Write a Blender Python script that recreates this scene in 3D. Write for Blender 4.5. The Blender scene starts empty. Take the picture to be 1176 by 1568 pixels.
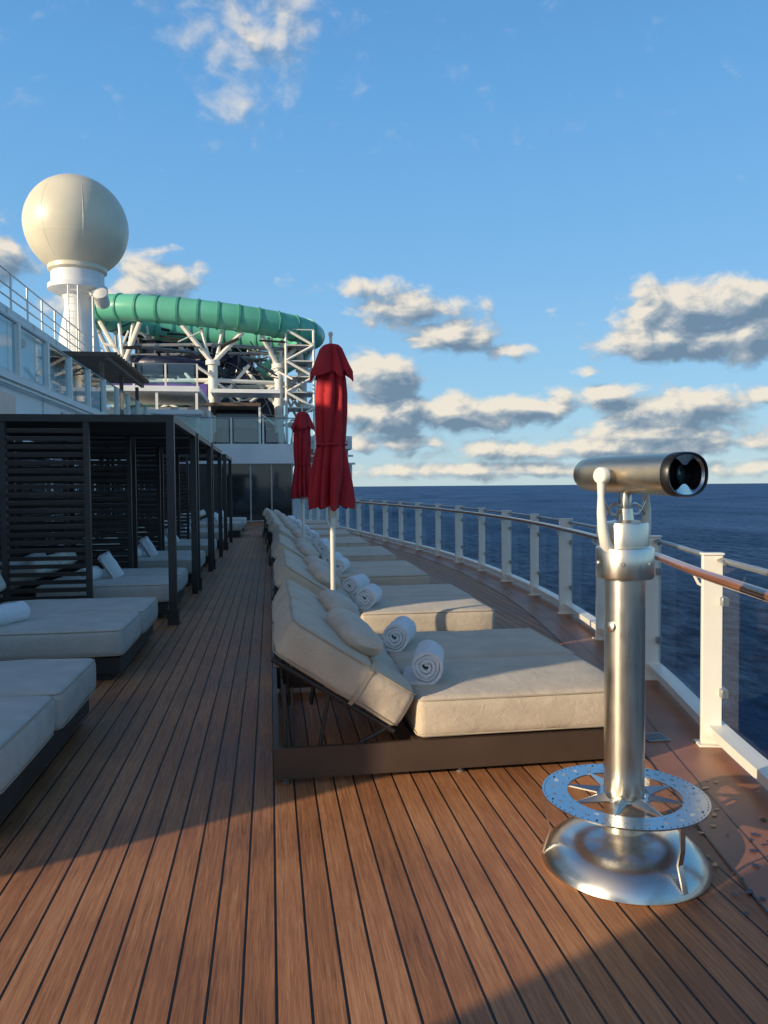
import bpy, math, random
from mathutils import Vector, Matrix, noise
random.seed(4)
scn = bpy.context.scene
rad = math.radians

# ---------------------------------------------------------------- materials
def mat_new(name):
    m = bpy.data.materials.new(name); m.use_nodes = True
    nt = m.node_tree
    return m, nt, nt.nodes['Principled BSDF']

def simple(name, col, rough=0.5, metal=0.0, var=0.12, vscale=6.0, bump=0.0, bscale=40.0, coat=0.0, stretch=(1, 1, 1)):
    m, nt, b = mat_new(name)
    tc = nt.nodes.new('ShaderNodeTexCoord')
    mp = nt.nodes.new('ShaderNodeMapping'); mp.inputs['Scale'].default_value = stretch
    nt.links.new(tc.outputs['Object'], mp.inputs['Vector'])
    n = nt.nodes.new('ShaderNodeTexNoise'); n.inputs['Scale'].default_value = vscale; n.inputs['Detail'].default_value = 5
    nt.links.new(mp.outputs['Vector'], n.inputs['Vector'])
    r = nt.nodes.new('ShaderNodeValToRGB')
    r.color_ramp.elements[0].position = 0.3; r.color_ramp.elements[1].position = 0.7
    r.color_ramp.elements[0].color = [c * (1 - var) for c in col] + [1]
    r.color_ramp.elements[1].color = [min(1, c * (1 + var)) for c in col] + [1]
    nt.links.new(n.outputs['Fac'], r.inputs['Fac'])
    nt.links.new(r.outputs['Color'], b.inputs['Base Color'])
    b.inputs['Roughness'].default_value = rough
    b.inputs['Metallic'].default_value = metal
    b.inputs['Coat Weight'].default_value = coat
    if bump > 0:
        n2 = nt.nodes.new('ShaderNodeTexNoise'); n2.inputs['Scale'].default_value = bscale; n2.inputs['Detail'].default_value = 4
        nt.links.new(mp.outputs['Vector'], n2.inputs['Vector'])
        bp = nt.nodes.new('ShaderNodeBump'); bp.inputs['Strength'].default_value = bump; bp.inputs['Distance'].default_value = 0.01
        nt.links.new(n2.outputs['Fac'], bp.inputs['Height'])
        nt.links.new(bp.outputs['Normal'], b.inputs['Normal'])
    return m

def facing_fac(nt, power, k, base):
    lw = nt.nodes.new('ShaderNodeLayerWeight'); lw.inputs['Blend'].default_value = 0.5
    pw = nt.nodes.new('ShaderNodeMath'); pw.operation = 'POWER'; pw.inputs[1].default_value = power
    ma = nt.nodes.new('ShaderNodeMath'); ma.operation = 'MULTIPLY_ADD'; ma.inputs[1].default_value = k; ma.inputs[2].default_value = base
    nt.links.new(lw.outputs['Facing'], pw.inputs[0]); nt.links.new(pw.outputs[0], ma.inputs[0])
    return ma.outputs[0]

def glass_mat(name, tint, base=0.04, k=0.45):
    m, nt, b = mat_new(name)
    out = nt.nodes['Material Output']
    tr = nt.nodes.new('ShaderNodeBsdfTransparent'); tr.inputs['Color'].default_value = tint + (1,)
    gl = nt.nodes.new('ShaderNodeBsdfGlossy'); gl.inputs['Roughness'].default_value = 0.03
    gl.inputs['Color'].default_value = (0.9, 0.9, 0.9, 1)
    mx = nt.nodes.new('ShaderNodeMixShader')
    nt.links.new(facing_fac(nt, 5, k, base), mx.inputs[0]); nt.links.new(tr.outputs[0], mx.inputs[1]); nt.links.new(gl.outputs[0], mx.inputs[2])
    nt.links.new(mx.outputs[0], out.inputs['Surface'])
    return m

def deck_mat():
    m, nt, b = mat_new('deck_planks')
    L = nt.links
    tc = nt.nodes.new('ShaderNodeTexCoord')
    sp = nt.nodes.new('ShaderNodeSeparateXYZ'); L.new(tc.outputs['Object'], sp.inputs[0])
    def M(op, a, b2=None, c=None):
        n = nt.nodes.new('ShaderNodeMath'); n.operation = op
        for i, v in enumerate((a, b2, c)):
            if v is None: continue
            if isinstance(v, (int, float)): n.inputs[i].default_value = v
            else: L.new(v, n.inputs[i])
        return n.outputs[0]
    xs = M('DIVIDE', sp.outputs['X'], 0.104)
    idx = M('FLOOR', xs); fr = M('FRACT', xs)
    edge = M('ABSOLUTE', M('SUBTRACT', fr, 0.5))
    gap = nt.nodes.new('ShaderNodeMapRange'); gap.inputs['From Min'].default_value = 0.447; gap.inputs['From Max'].default_value = 0.466
    L.new(edge, gap.inputs['Value'])
    wn2 = nt.nodes.new('ShaderNodeTexWhiteNoise'); wn2.noise_dimensions = '1D'; L.new(idx, wn2.inputs['W'])
    cg = nt.nodes.new('ShaderNodeCombineXYZ')
    L.new(M('MULTIPLY', sp.outputs['X'], 55.0), cg.inputs[0]); L.new(M('MULTIPLY', sp.outputs['Y'], 1.7), cg.inputs[1])
    L.new(M('MULTIPLY', wn2.outputs['Value'], 37.0), cg.inputs[2])
    g = nt.nodes.new('ShaderNodeTexNoise'); g.inputs['Scale'].default_value = 1.6; g.inputs['Detail'].default_value = 7; g.inputs['Roughness'].default_value = 0.7
    g.inputs['Distortion'].default_value = 0.8
    L.new(cg.outputs[0], g.inputs['Vector'])
    fine = nt.nodes.new('ShaderNodeTexNoise'); fine.inputs['Scale'].default_value = 7; fine.inputs['Detail'].default_value = 3
    L.new(cg.outputs[0], fine.inputs['Vector'])
    big = nt.nodes.new('ShaderNodeTexNoise'); big.inputs['Scale'].default_value = 1.3; big.inputs['Detail'].default_value = 7
    L.new(tc.outputs['Object'], big.inputs['Vector'])
    s = M('ADD', M('MULTIPLY', g.outputs['Fac'], 1.0), M('MULTIPLY', wn2.outputs['Value'], 0.18))
    s = M('ADD', s, M('MULTIPLY', M('SUBTRACT', big.outputs['Fac'], 0.5), 0.7))
    s = M('ADD', s, M('MULTIPLY', M('SUBTRACT', fine.outputs['Fac'], 0.5), 0.5))
    r = nt.nodes.new('ShaderNodeValToRGB')
    e = r.color_ramp.elements
    e[0].position = 0.24; e[0].color = (0.15, 0.055, 0.020, 1)
    e[1].position = 0.90; e[1].color = (0.62, 0.29, 0.125, 1)
    k = e.new(0.58); k.color = (0.39, 0.155, 0.060, 1)
    L.new(s, r.inputs['Fac'])
    mx = nt.nodes.new('ShaderNodeMix'); mx.data_type = 'RGBA'
    L.new(gap.outputs[0], mx.inputs[0]); L.new(r.outputs['Color'], mx.inputs[6]); mx.inputs[7].default_value = (0.007, 0.006, 0.006, 1)
    # scattered dark specks / knots
    vo = nt.nodes.new('ShaderNodeTexVoronoi'); vo.inputs['Scale'].default_value = 2.3; vo.inputs['Randomness'].default_value = 1.0
    mpv = nt.nodes.new('ShaderNodeMapping'); mpv.inputs['Scale'].default_value = (1.0, 0.55, 1); L.new(tc.outputs['Object'], mpv.inputs[0]); L.new(mpv.outputs[0], vo.inputs['Vector'])
    kn = nt.nodes.new('ShaderNodeMapRange'); kn.inputs['From Min'].default_value = 0.012; kn.inputs['From Max'].default_value = 0.024; kn.inputs['To Min'].default_value = 0.75; kn.inputs['To Max'].default_value = 0.0
    L.new(vo.outputs['Distance'], kn.inputs['Value'])
    mk2 = nt.nodes.new('ShaderNodeMix'); mk2.data_type = 'RGBA'; L.new(kn.outputs[0], mk2.inputs[0]); L.new(mx.outputs[2], mk2.inputs[6]); mk2.inputs[7].default_value = (0.03, 0.012, 0.006, 1)
    L.new(mk2.outputs[2], b.inputs['Base Color'])
    rr = nt.nodes.new('ShaderNodeMapRange'); rr.inputs['To Min'].default_value = 0.36; rr.inputs['To Max'].default_value = 0.70
    L.new(big.outputs['Fac'], rr.inputs['Value']); L.new(rr.outputs[0], b.inputs['Roughness'])
    b.inputs['Specular IOR Level'].default_value = 0.4
    h = M('SUBTRACT', M('MULTIPLY', g.outputs['Fac'], 0.16), gap.outputs[0])
    bp = nt.nodes.new('ShaderNodeBump'); bp.inputs['Strength'].default_value = 0.75; bp.inputs['Distance'].default_value = 0.005
    L.new(h, bp.inputs['Height']); L.new(bp.outputs[0], b.inputs['Normal'])
    return m

def fabric_mat(name, col):
    m, nt, b = mat_new(name); L = nt.links
    tc = nt.nodes.new('ShaderNodeTexCoord')
    n = nt.nodes.new('ShaderNodeTexNoise'); n.inputs['Scale'].default_value = 260; n.inputs['Detail'].default_value = 2
    L.new(tc.outputs['Object'], n.inputs['Vector'])
    n2 = nt.nodes.new('ShaderNodeTexNoise'); n2.inputs['Scale'].default_value = 5; n2.inputs['Detail'].default_value = 5
    L.new(tc.outputs['Object'], n2.inputs['Vector'])
    ad = nt.nodes.new('ShaderNodeMath'); ad.operation = 'MULTIPLY_ADD'; ad.inputs[1].default_value = 0.6
    L.new(n.outputs['Fac'], ad.inputs[0])
    mu = nt.nodes.new('ShaderNodeMath'); mu.operation = 'MULTIPLY'; mu.inputs[1].default_value = 0.4; L.new(n2.outputs['Fac'], mu.inputs[0])
    L.new(mu.outputs[0], ad.inputs[2])
    r = nt.nodes.new('ShaderNodeValToRGB')
    r.color_ramp.elements[0].position = 0.3; r.color_ramp.elements[1].position = 0.7
    r.color_ramp.elements[0].color = [c * 0.72 for c in col] + [1]
    r.color_ramp.elements[1].color = [min(1, c * 1.2) for c in col] + [1]
    L.new(ad.outputs[0], r.inputs['Fac']); L.new(r.outputs[0], b.inputs['Base Color'])
    b.inputs['Roughness'].default_value = 0.9
    b.inputs['Sheen Weight'].default_value = 0.1
    bp = nt.nodes.new('ShaderNodeBump'); bp.inputs['Strength'].default_value = 0.45; bp.inputs['Distance'].default_value = 0.004
    n3 = nt.nodes.new('ShaderNodeTexNoise'); n3.inputs['Scale'].default_value = 11; n3.inputs['Detail'].default_value = 4; n3.inputs['Distortion'].default_value = 0.8
    L.new(tc.outputs['Object'], n3.inputs['Vector'])
    a2 = nt.nodes.new('ShaderNodeMath'); a2.operation = 'MULTIPLY_ADD'; a2.inputs[1].default_value = 3.5
    L.new(n3.outputs['Fac'], a2.inputs[0]); L.new(n.outputs['Fac'], a2.inputs[2])
    L.new(a2.outputs[0], bp.inputs['Height']); L.new(bp.outputs[0], b.inputs['Normal'])
    return m

def steel_mat(name, col, rough, stretch, bump=0.02):
    m, nt, b = mat_new(name); L = nt.links
    tc = nt.nodes.new('ShaderNodeTexCoord')
    mp = nt.nodes.new('ShaderNodeMapping'); mp.inputs['Scale'].default_value = stretch
    L.new(tc.outputs['Object'], mp.inputs[0])
    n = nt.nodes.new('ShaderNodeTexNoise'); n.inputs['Scale'].default_value = 12; n.inputs['Detail'].default_value = 6
    L.new(mp.outputs[0], n.inputs['Vector'])
    n2 = nt.nodes.new('ShaderNodeTexNoise'); n2.inputs['Scale'].default_value = 9; n2.inputs['Detail'].default_value = 6
    L.new(tc.outputs['Object'], n2.inputs['Vector'])
    mr = nt.nodes.new('ShaderNodeMapRange'); mr.inputs['From Min'].default_value = 0.3; mr.inputs['From Max'].default_value = 0.7
    mr.inputs['To Min'].default_value = rough * 0.8; mr.inputs['To Max'].default_value = rough * 1.25
    ad = nt.nodes.new('ShaderNodeMath'); ad.operation = 'ADD'; L.new(n.outputs['Fac'], ad.inputs[0]); L.new(n2.outputs['Fac'], ad.inputs[1])
    hf = nt.nodes.new('ShaderNodeMath'); hf.operation = 'MULTIPLY'; hf.inputs[1].default_value = 0.5; L.new(ad.outputs[0], hf.inputs[0])
    L.new(hf.outputs[0], mr.inputs['Value']); L.new(mr.outputs[0], b.inputs['Roughness'])
    b.inputs['Base Color'].default_value = col + (1,)
    b.inputs['Metallic'].default_value = 1
    if bump > 0:
        bp = nt.nodes.new('ShaderNodeBump'); bp.inputs['Strength'].default_value = bump; bp.inputs['Distance'].default_value = 0.002
        L.new(n.outputs['Fac'], bp.inputs['Height']); L.new(bp.outputs['Normal'], b.inputs['Normal'])
    return m

def sea_mat():
    m, nt, b = mat_new('sea_water'); L = nt.links
    out = nt.nodes['Material Output']
    tc = nt.nodes.new('ShaderNodeTexCoord')
    mp = nt.nodes.new('ShaderNodeMapping'); mp.inputs['Scale'].default_value = (1, 0.45, 1); mp.inputs['Rotation'].default_value = (0, 0, 0.35)
    L.new(tc.outputs['Object'], mp.inputs[0])
    n = nt.nodes.new('ShaderNodeTexNoise'); n.inputs['Scale'].default_value = 0.17; n.inputs['Detail'].default_value = 9; n.inputs['Roughness'].default_value = 0.68
    L.new(mp.outputs[0], n.inputs['Vector'])
    w = nt.nodes.new('ShaderNodeTexNoise'); w.inputs['Scale'].default_value = 0.010; w.inputs['Detail'].default_value = 6
    L.new(mp.outputs[0], w.inputs['Vector'])
    ad = nt.nodes.new('ShaderNodeMath'); ad.operation = 'MULTIPLY_ADD'; ad.inputs[1].default_value = 0.6
    L.new(w.outputs['Fac'], ad.inputs[0]); L.new(n.outputs['Fac'], ad.inputs[2])
    r = nt.nodes.new('ShaderNodeValToRGB')
    r.color_ramp.elements[0].position = 0.64; r.color_ramp.elements[0].color = (0.005, 0.016, 0.042, 1)
    r.color_ramp.elements[1].position = 1.0; r.color_ramp.elements[1].color = (0.075, 0.15, 0.27, 1)
    L.new(ad.outputs[0], r.inputs['Fac'])
    bp = nt.nodes.new('ShaderNodeBump'); bp.inputs['Strength'].default_value = 1.0; bp.inputs['Distance'].default_value = 4.0
    L.new(n.outputs['Fac'], bp.inputs['Height'])
    df = nt.nodes.new('ShaderNodeBsdfDiffuse'); L.new(r.outputs[0], df.inputs['Color']); L.new(bp.outputs[0], df.inputs['Normal'])
    gl = nt.nodes.new('ShaderNodeBsdfGlossy'); gl.inputs['Roughness'].default_value = 0.35; gl.inputs['Color'].default_value = (0.5, 0.75, 1, 1)
    L.new(bp.outputs[0], gl.inputs['Normal'])
    mx = nt.nodes.new('ShaderNodeMixShader'); L.new(facing_fac(nt, 9, 0.14, 0.035), mx.inputs[0])
    L.new(df.outputs[0], mx.inputs[1]); L.new(gl.outputs[0], mx.inputs[2]); L.new(mx.outputs[0], out.inputs['Surface'])
    return m

DECK = deck_mat()
MARGIN = simple('deck_margin', (0.36, 0.145, 0.072), 0.42, var=0.18, vscale=3, bump=0.1, bscale=60)
FAB = fabric_mat('cushion_fabric', (0.62, 0.50, 0.365))
FABL = fabric_mat('daybed_fabric', (0.58, 0.52, 0.44))
PIPE = simple('cushion_piping', (0.44, 0.36, 0.26), 0.9)
PILL = fabric_mat('pillow_fabric', (0.64, 0.53, 0.41))
FRAME = simple('bronze_frame', (0.090, 0.058, 0.040), 0.42, metal=0.2, var=0.15, vscale=3, bump=0.05)
DARK = simple('dark_frame', (0.036, 0.030, 0.026), 0.45, var=0.2)
SLAT = simple('dark_slat', (0.060, 0.046, 0.037), 0.5, var=0.25, vscale=4, stretch=(0.3, 4, 4))
TOWEL = simple('towel_terry', (0.86, 0.85, 0.84), 0.95, var=0.04, vscale=30, bump=0.8, bscale=220)
RED = simple('red_canvas', (0.42, 0.010, 0.018), 0.8, var=0.22, vscale=5, bump=0.25, bscale=30)
POLEW = simple('cream_pole', (0.72, 0.66, 0.55), 0.35, var=0.05)
WHITE = simple('white_paint', (0.78, 0.78, 0.76), 0.45, var=0.07, vscale=1.2, bump=0.02)
WHITE2 = simple('white_steel', (0.82, 0.78, 0.68), 0.35, var=0.05, vscale=3)
CREAM = simple('radome_gelcoat', (0.74, 0.67, 0.51), 0.38, var=0.07, vscale=1.0)
GREY = simple('grey_metal', (0.35, 0.36, 0.37), 0.35, metal=0.6, var=0.1)
HAND = simple('handrail_varnish', (0.22, 0.08, 0.03), 0.15, var=0.3, vscale=8, coat=0.7, stretch=(1, 0.2, 1))
STEEL = steel_mat('brushed_steel', (0.76, 0.70, 0.60), 0.31, (6, 6, 0.4), 0.05)
STEELB = steel_mat('barrel_steel', (0.72, 0.60, 0.43), 0.34, (1, 1, 1), 0.0)
STEELD = steel_mat('base_steel', (0.74, 0.71, 0.65), 0.24, (1, 1, 1), 0.03)
STEELR = steel_mat('compass_steel', (0.52, 0.56, 0.60), 0.24, (1, 1, 1), 0.0)
BLACK = simple('black_rubber', (0.012, 0.012, 0.013), 0.35)
LENS = simple('lens_glass', (0.02, 0.06, 0.06), 0.05, coat=1.0)
GLASS = glass_mat('rail_glass', (0.66, 0.76, 0.80), 0.03, 0.25)
GLASSB = glass_mat('balustrade_glass', (0.55, 0.78, 0.86), 0.12, 0.4)
WIN = simple('window_glass', (0.018, 0.024, 0.03), 0.08, coat=0.5)
GREEN = simple('slide_green', (0.14, 0.50, 0.34), 0.3, var=0.12, vscale=0.6)
GREENF = simple('slide_flange', (0.08, 0.33, 0.22), 0.4)
NAVY = simple('navy_cladding', (0.016, 0.020, 0.05), 0.4, var=0.4, vscale=0.5)
PURPLE = simple('purple_mural', (0.10, 0.06, 0.24), 0.5, var=0.7, vscale=0.9)
PINK = simple('pink_mural', (0.40, 0.05, 0.20), 0.5, var=0.5, vscale=1.5)
TIMB = simple('pergola_timber', (0.13, 0.08, 0.05), 0.6, var=0.2)
HULL = simple('hull_paint', (0.70, 0.72, 0.74), 0.4)
SEA = sea_mat()

# ---------------------------------------------------------------- mesh builder
class MB:
    def __init__(s): s.v = []; s.f = []; s.mi = []; s.sm = []; s.mats = []
    def add(s, vs, fs, mat, smooth=False, mtx=None):
        if mat not in s.mats: s.mats.append(mat)
        k = s.mats.index(mat); o = len(s.v)
        for p in vs:
            p = Vector(p)
            s.v.append(mtx @ p if mtx is not None else p)
        for f in fs:
            s.f.append([i + o for i in f]); s.mi.append(k); s.sm.append(smooth)
    def box(s, c, sz, mat, rot=None):
        x, y, z = [q / 2 for q in sz]
        vs = [(-x, -y, -z), (x, -y, -z), (x, y, -z), (-x, y, -z), (-x, -y, z), (x, -y, z), (x, y, z), (-x, y, z)]
        fs = [(0, 3, 2, 1), (4, 5, 6, 7), (0, 1, 5, 4), (1, 2, 6, 5), (2, 3, 7, 6), (3, 0, 4, 7)]
        m = Matrix.Translation(Vector(c))
        if rot is not None: m = m @ rot.to_4x4()
        s.add(vs, fs, mat, False, m)
    def bx(s, x0, x1, y0, y1, z0, z1, mat):
        s.box(((x0 + x1) / 2, (y0 + y1) / 2, (z0 + z1) / 2), (x1 - x0, y1 - y0, z1 - z0), mat)
    def tube(s, pts, r, mat, seg=10, closed=False, squash=None):
        pts = [Vector(p) for p in pts]; n = len(pts)
        rs = r if isinstance(r, (list, tuple)) else [r] * n
        vs = []; up = None
        for i, p in enumerate(pts):
            if closed: t = pts[(i + 1) % n] - pts[i - 1]
            else: t = pts[min(i + 1, n - 1)] - pts[max(i - 1, 0)]
            t.normalize()
            if up is None:
                up = Vector((0, 0, 1)) if abs(t.z) < 0.95 else Vector((1, 0, 0))
            a = t.cross(up).normalized(); b = a.cross(t).normalized(); up = b
            for j in range(seg):
                th = 2 * math.pi * j / seg
                vs.append(p + (a * math.cos(th) + b * math.sin(th)) * rs[i])
        fs = []
        m = n if closed else n - 1
        for i in range(m):
            for j in range(seg):
                a0 = i * seg + j; a1 = i * seg + (j + 1) % seg
                b0 = ((i + 1) % n) * seg + j; b1 = ((i + 1) % n) * seg + (j + 1) % seg
                fs.append((a0, a1, b1, b0))
        if not closed:
            fs.append(list(range(seg))[::-1]); fs.append([(n - 1) * seg + j for j in range(seg)])
        s.add(vs, fs, mat, True)
    def rev(s, prof, mat, mtx=None, seg=48, cap=True):
        vs = []; fs = []
        for (r, z) in prof:
            for j in range(seg):
                th = 2 * math.pi * j / seg
                vs.append((r * math.cos(th), r * math.sin(th), z))
        for i in range(len(prof) - 1):
            for j in range(seg):
                fs.append((i * seg + j, i * seg + (j + 1) % seg, (i + 1) * seg + (j + 1) % seg, (i + 1) * seg + j))
        if cap:
            fs.append(list(range(seg))[::-1]); fs.append([(len(prof) - 1) * seg + j for j in range(seg)])
        s.add(vs, fs, mat, True, mtx)
    def cushion(s, sx, sy, sz, r, mat, mtx=None, puff=0.012, wr=0.004, pipe=None, seed=0):
        K = 8
        def coords(sz_):
            h = sz_ / 2
            a = [-h, -h + 0.25 * r, -h + 0.6 * r, -h + r]
            inner = [(-h + r) + (2 * h - 2 * r) * i / K for i in range(1, K)]
            return a + inner + [-q for q in a[::-1]]
        cx, cy, cz = coords(sx), coords(sy), coords(sz)
        n = len(cx); idx = {}; vs = []; fs = []
        def vid(i, j, k):
            key = (i, j, k)
            if key in idx: return idx[key]
            q = Vector((cx[i], cy[j], cz[k]))
            c = Vector([max(-(S / 2 - r), min(S / 2 - r, t)) for t, S in zip(q, (sx, sy, sz))])
            d = q - c
            if d.length > 1e-9: q = c + d.normalized() * r
            ux, uy, uz = q.x / (sx / 2), q.y / (sy / 2), q.z / (sz / 2)
            q.z += math.copysign(1, q.z) * puff * max(0, 1 - ux ** 4) * max(0, 1 - uy ** 4) * abs(uz)
            q.y += uy * puff * 0.8 * max(0, 1 - ux ** 4) * max(0, 1 - uz ** 2)
            q.x += ux * puff * 0.8 * max(0, 1 - uy ** 4) * max(0, 1 - uz ** 2)
            nv = noise.noise_vector(q * 5 + Vector((seed * 3.1, 0, seed))) * wr
            idx[key] = len(vs); vs.append(q + nv)
            return idx[key]
        for a in range(n - 1):
            for b in range(n - 1):
                for e in (0, n - 1):
                    q1 = (vid(a, b, e), vid(a + 1, b, e), vid(a + 1, b + 1, e), vid(a, b + 1, e))
                    q2 = (vid(a, e, b), vid(a + 1, e, b), vid(a + 1, e, b + 1), vid(a, e, b + 1))
                    q3 = (vid(e, a, b), vid(e, a + 1, b), vid(e, a + 1, b + 1), vid(e, a, b + 1))
                    if e == 0: fs += [q1[::-1], q2, q3[::-1]]
                    else: fs += [q1, q2[::-1], q3]
        s.add(vs, fs, mat, True, mtx)
        if pipe is not None:
            for zz in (sz / 2 - r * 0.35, -sz / 2 + r * 0.35):
                path = []
                off = -r * 0.12
                hx, hy, rr = sx / 2 + off, sy / 2 + off, r
                for (sgx, sgy, a0) in ((1, 1, 0), (-1, 1, 90), (-1, -1, 180), (1, -1, 270)):
                    for t in (0, 30, 60, 90):
                        an = rad(a0 + t)
                        path.append(Vector((sgx * (hx - rr) + rr * math.cos(an), sgy * (hy - rr) + rr * math.sin(an), zz)))
                full = []
                for i in range(len(path)):
                    a, b = path[i], path[(i + 1) % len(path)]
                    m = 1 if (b - a).length < 0.1 else 8
                    for q in range(m): full.append(a.lerp(b, q / m))
                out = []
                for p in full:
                    ux, uy = p.x / (sx / 2), p.y / (sy / 2)
                    p = p.copy(); p.y += uy * puff * 0.35 * max(0, 1 - ux ** 4); p.x += ux * puff * 0.35 * max(0, 1 - uy ** 4)
                    out.append(mtx @ p if mtx is not None else p)
                s.tube(out, 0.0045, pipe, 6, closed=True)
    def mesh(s, name):
        me = bpy.data.meshes.new(name)
        me.from_pydata([tuple(p) for p in s.v], [], s.f)
        for m in s.mats: me.materials.append(m)
        me.polygons.foreach_set('material_index', s.mi)
        me.polygons.foreach_set('use_smooth', s.sm)
        me.update()
        try: me.set_sharp_from_angle(angle=rad(42))
        except Exception: pass
        return me

def mk(name, me, parent=None, mtx=None, bevel=0):
    if isinstance(me, MB): me = me.mesh(name)
    o = bpy.data.objects.new(name, me)
    scn.collection.objects.link(o)
    if mtx is not None: o.matrix_world = mtx
    if parent is not None: o.parent = parent
    if bevel:
        b = o.modifiers.new('bevel', 'BEVEL'); b.width = bevel; b.segments = 2; b.limit_method = 'ANGLE'
    return o
def empty(name, loc=(0, 0, 0), rz=0):
    e = bpy.data.objects.new(name, None); scn.collection.objects.link(e)
    e.location = loc; e.rotation_euler = (0, 0, rz)
    return e
T = Matrix.Translation
def RY(d): return Matrix.Rotation(rad(d), 4, 'Y')
def RZ(d): return Matrix.Rotation(rad(d), 4, 'Z')
def RX(d): return Matrix.Rotation(rad(d), 4, 'X')

# ---------------------------------------------------------------- rail curve
RC = [(1.35, -3), (1.62, -1), (1.9, 1.0), (2.2, 2.5), (2.38, 3.3), (2.56, 4.06), (2.95, 5.5), (3.24, 7), (3.5, 8.7), (3.65, 10.2), (3.73, 11.8),
      (3.75, 13.4), (3.69, 15.2), (3.56, 17), (3.36, 18.9), (3.12, 21), (2.6, 24.9), (1.9, 29.5), (1.15, 34.2)]
def catmull(P, n=14):
    P = [Vector((a, b, 0)) for a, b in P]; out = []
    for i in range(len(P) - 1):
        p0 = P[max(i - 1, 0)]; p1 = P[i]; p2 = P[i + 1]; p3 = P[min(i + 2, len(P) - 1)]
        for k in range(n):
            t = k / n
            out.append(0.5 * ((2 * p1) + (p2 - p0) * t + (2 * p0 - 5 * p1 + 4 * p2 - p3) * t * t + (3 * p1 - p0 - 3 * p2 + p3) * t ** 3))
    out.append(P[-1]); return out
CUR = catmull(RC)
def offs(pts, d, z=0):
    out = []
    for i, p in enumerate(pts):
        t = (pts[min(i + 1, len(pts) - 1)] - pts[max(i - 1, 0)]).normalized()
        nrm = Vector((t.y, -t.x, 0))
        q = p + nrm * d; q.z = z; out.append(q)
    return out

edge = offs(CUR, 0.16)
mb = MB(); vs = []; fs = []
for i, p in enumerate(edge):
    vs += [(-9, p.y, 0), (-2, p.y, 0), (p.x, p.y, 0)]
for i in range(len(edge) - 1):
    a = i * 3
    fs += [(a, a + 1, a + 4, a + 3), (a + 1, a + 2, a + 5, a + 4)]
mb.add(vs, fs, DECK); mk('deck', mb)
mb = MB(); a = offs(CUR, -0.42, 0.004); b = offs(CUR, 0.155, 0.004)
vs = [q for pr in zip(a, b) for q in pr]
mb.add(vs, [(2 * i, 2 * i + 1, 2 * i + 3, 2 * i + 2) for i in range(len(a) - 1)], MARGIN)
for d0, d1 in ((-0.43, -0.42), (-0.26, -0.255)):
    a = offs(CUR, d0, 0.006); b = offs(CUR, d1, 0.006); vs = [q for pr in zip(a, b) for q in pr]
    mb.add(vs, [(2 * i, 2 * i + 1, 2 * i + 3, 2 * i + 2) for i in range(len(a) - 1)], BLACK)
mk('deck_margin_path', mb)
mb = MB()
mb.bx(2.22, 2.36, 4.15, 4.29, 0.007, 0.013, GREY)
for k in range(6): mb.bx(2.235 + k * 0.021, 2.243 + k * 0.021, 4.165, 4.275, 0.0132, 0.0145, BLACK)
mk('deck_drain', mb)
# small spilled-water spots on the margin
WET = simple('wet_spot', (0.07, 0.028, 0.014), 0.12, var=0.1)
mb = MB(); rw = random.Random(11)
for k in range(46):
    y = rw.uniform(2.2, 3.6); x = 1.62 + 0.2 * (y - 2.2) + rw.uniform(0.0, 0.42); r0 = rw.uniform(0.004, 0.015)
    ex = rw.uniform(.7, 1.8); an = rw.uniform(0, 3)
    vs = [(x + r0 * ex * math.cos(an) * math.cos(t) - r0 * math.sin(an) * math.sin(t), y + r0 * ex * math.sin(an) * math.cos(t) + r0 * math.cos(an) * math.sin(t), 0.0082 + k * 0.00001) for t in [i * math.pi / 5 for i in range(10)]]
    mb.add(vs, [list(range(10))], WET)
mk('water_spots', mb)
mb = MB(); a = offs(CUR, 0.165, 0.0); b = offs(CUR, 0.165, -42)
vs = [q for pr in zip(a, b) for q in pr]
mb.add(vs, [(2 * i, 2 * i + 2, 2 * i + 3, 2 * i + 1) for i in range(len(a) - 1)], HULL)
mk('ship_hull', mb)
mb = MB(); S = 60000
mb.add([(-S, -S, -42), (S, -S, -42), (S, S, -42), (-S, S, -42)], [(0, 1, 2, 3)], SEA); mk('sea', mb)

# ---------------------------------------------------------------- railing
rail = empty('ship_railing')
mb = MB()
mb.tube(offs(CUR, 0.05, 1.10), 0.018, GREY, 8)
mk('top_cap', mb, rail)
mb = MB(); mb.tube(offs(CUR, -0.10, 1.035), 0.029, HAND, 12); mk('handrail', mb, rail)
mb = MB()
for o1, o2, z0, z1 in ((-0.02, 0.09, 0.07, 0.125),):
    a = offs(CUR, o1, z0); b = offs(CUR, o1, z1); c = offs(CUR, o2, z1); d = offs(CUR, o2, z0)
    vs = [q for pr in zip(a, b, c, d) for q in pr]; fs = []
    for i in range(len(a) - 1):
        for k in range(4): fs.append((4 * i + k, 4 * i + (k + 1) % 4, 4 * i + 4 + (k + 1) % 4, 4 * i + 4 + k))
    mb.add(vs, fs, WHITE2)
mk('bottom_rail', mb, rail)
acc = [0]
for i in range(1, len(CUR)): acc.append(acc[-1] + (CUR[i] - CUR[i - 1]).length)
def at(s_):
    for i in range(1, len(CUR)):
        if acc[i] >= s_:
            t = (s_ - acc[i - 1]) / (acc[i] - acc[i - 1]); return CUR[i - 1].lerp(CUR[i], t), (CUR[i] - CUR[i - 1]).normalized()
    return CUR[-1], (CUR[-1] - CUR[-2]).normalized()
s0 = min(range(len(CUR)), key=lambda i: abs(CUR[i].y - 4.06)); s0 = acc[s0]
mbp = MB(); mbg = MB(); mbb = MB()
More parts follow.
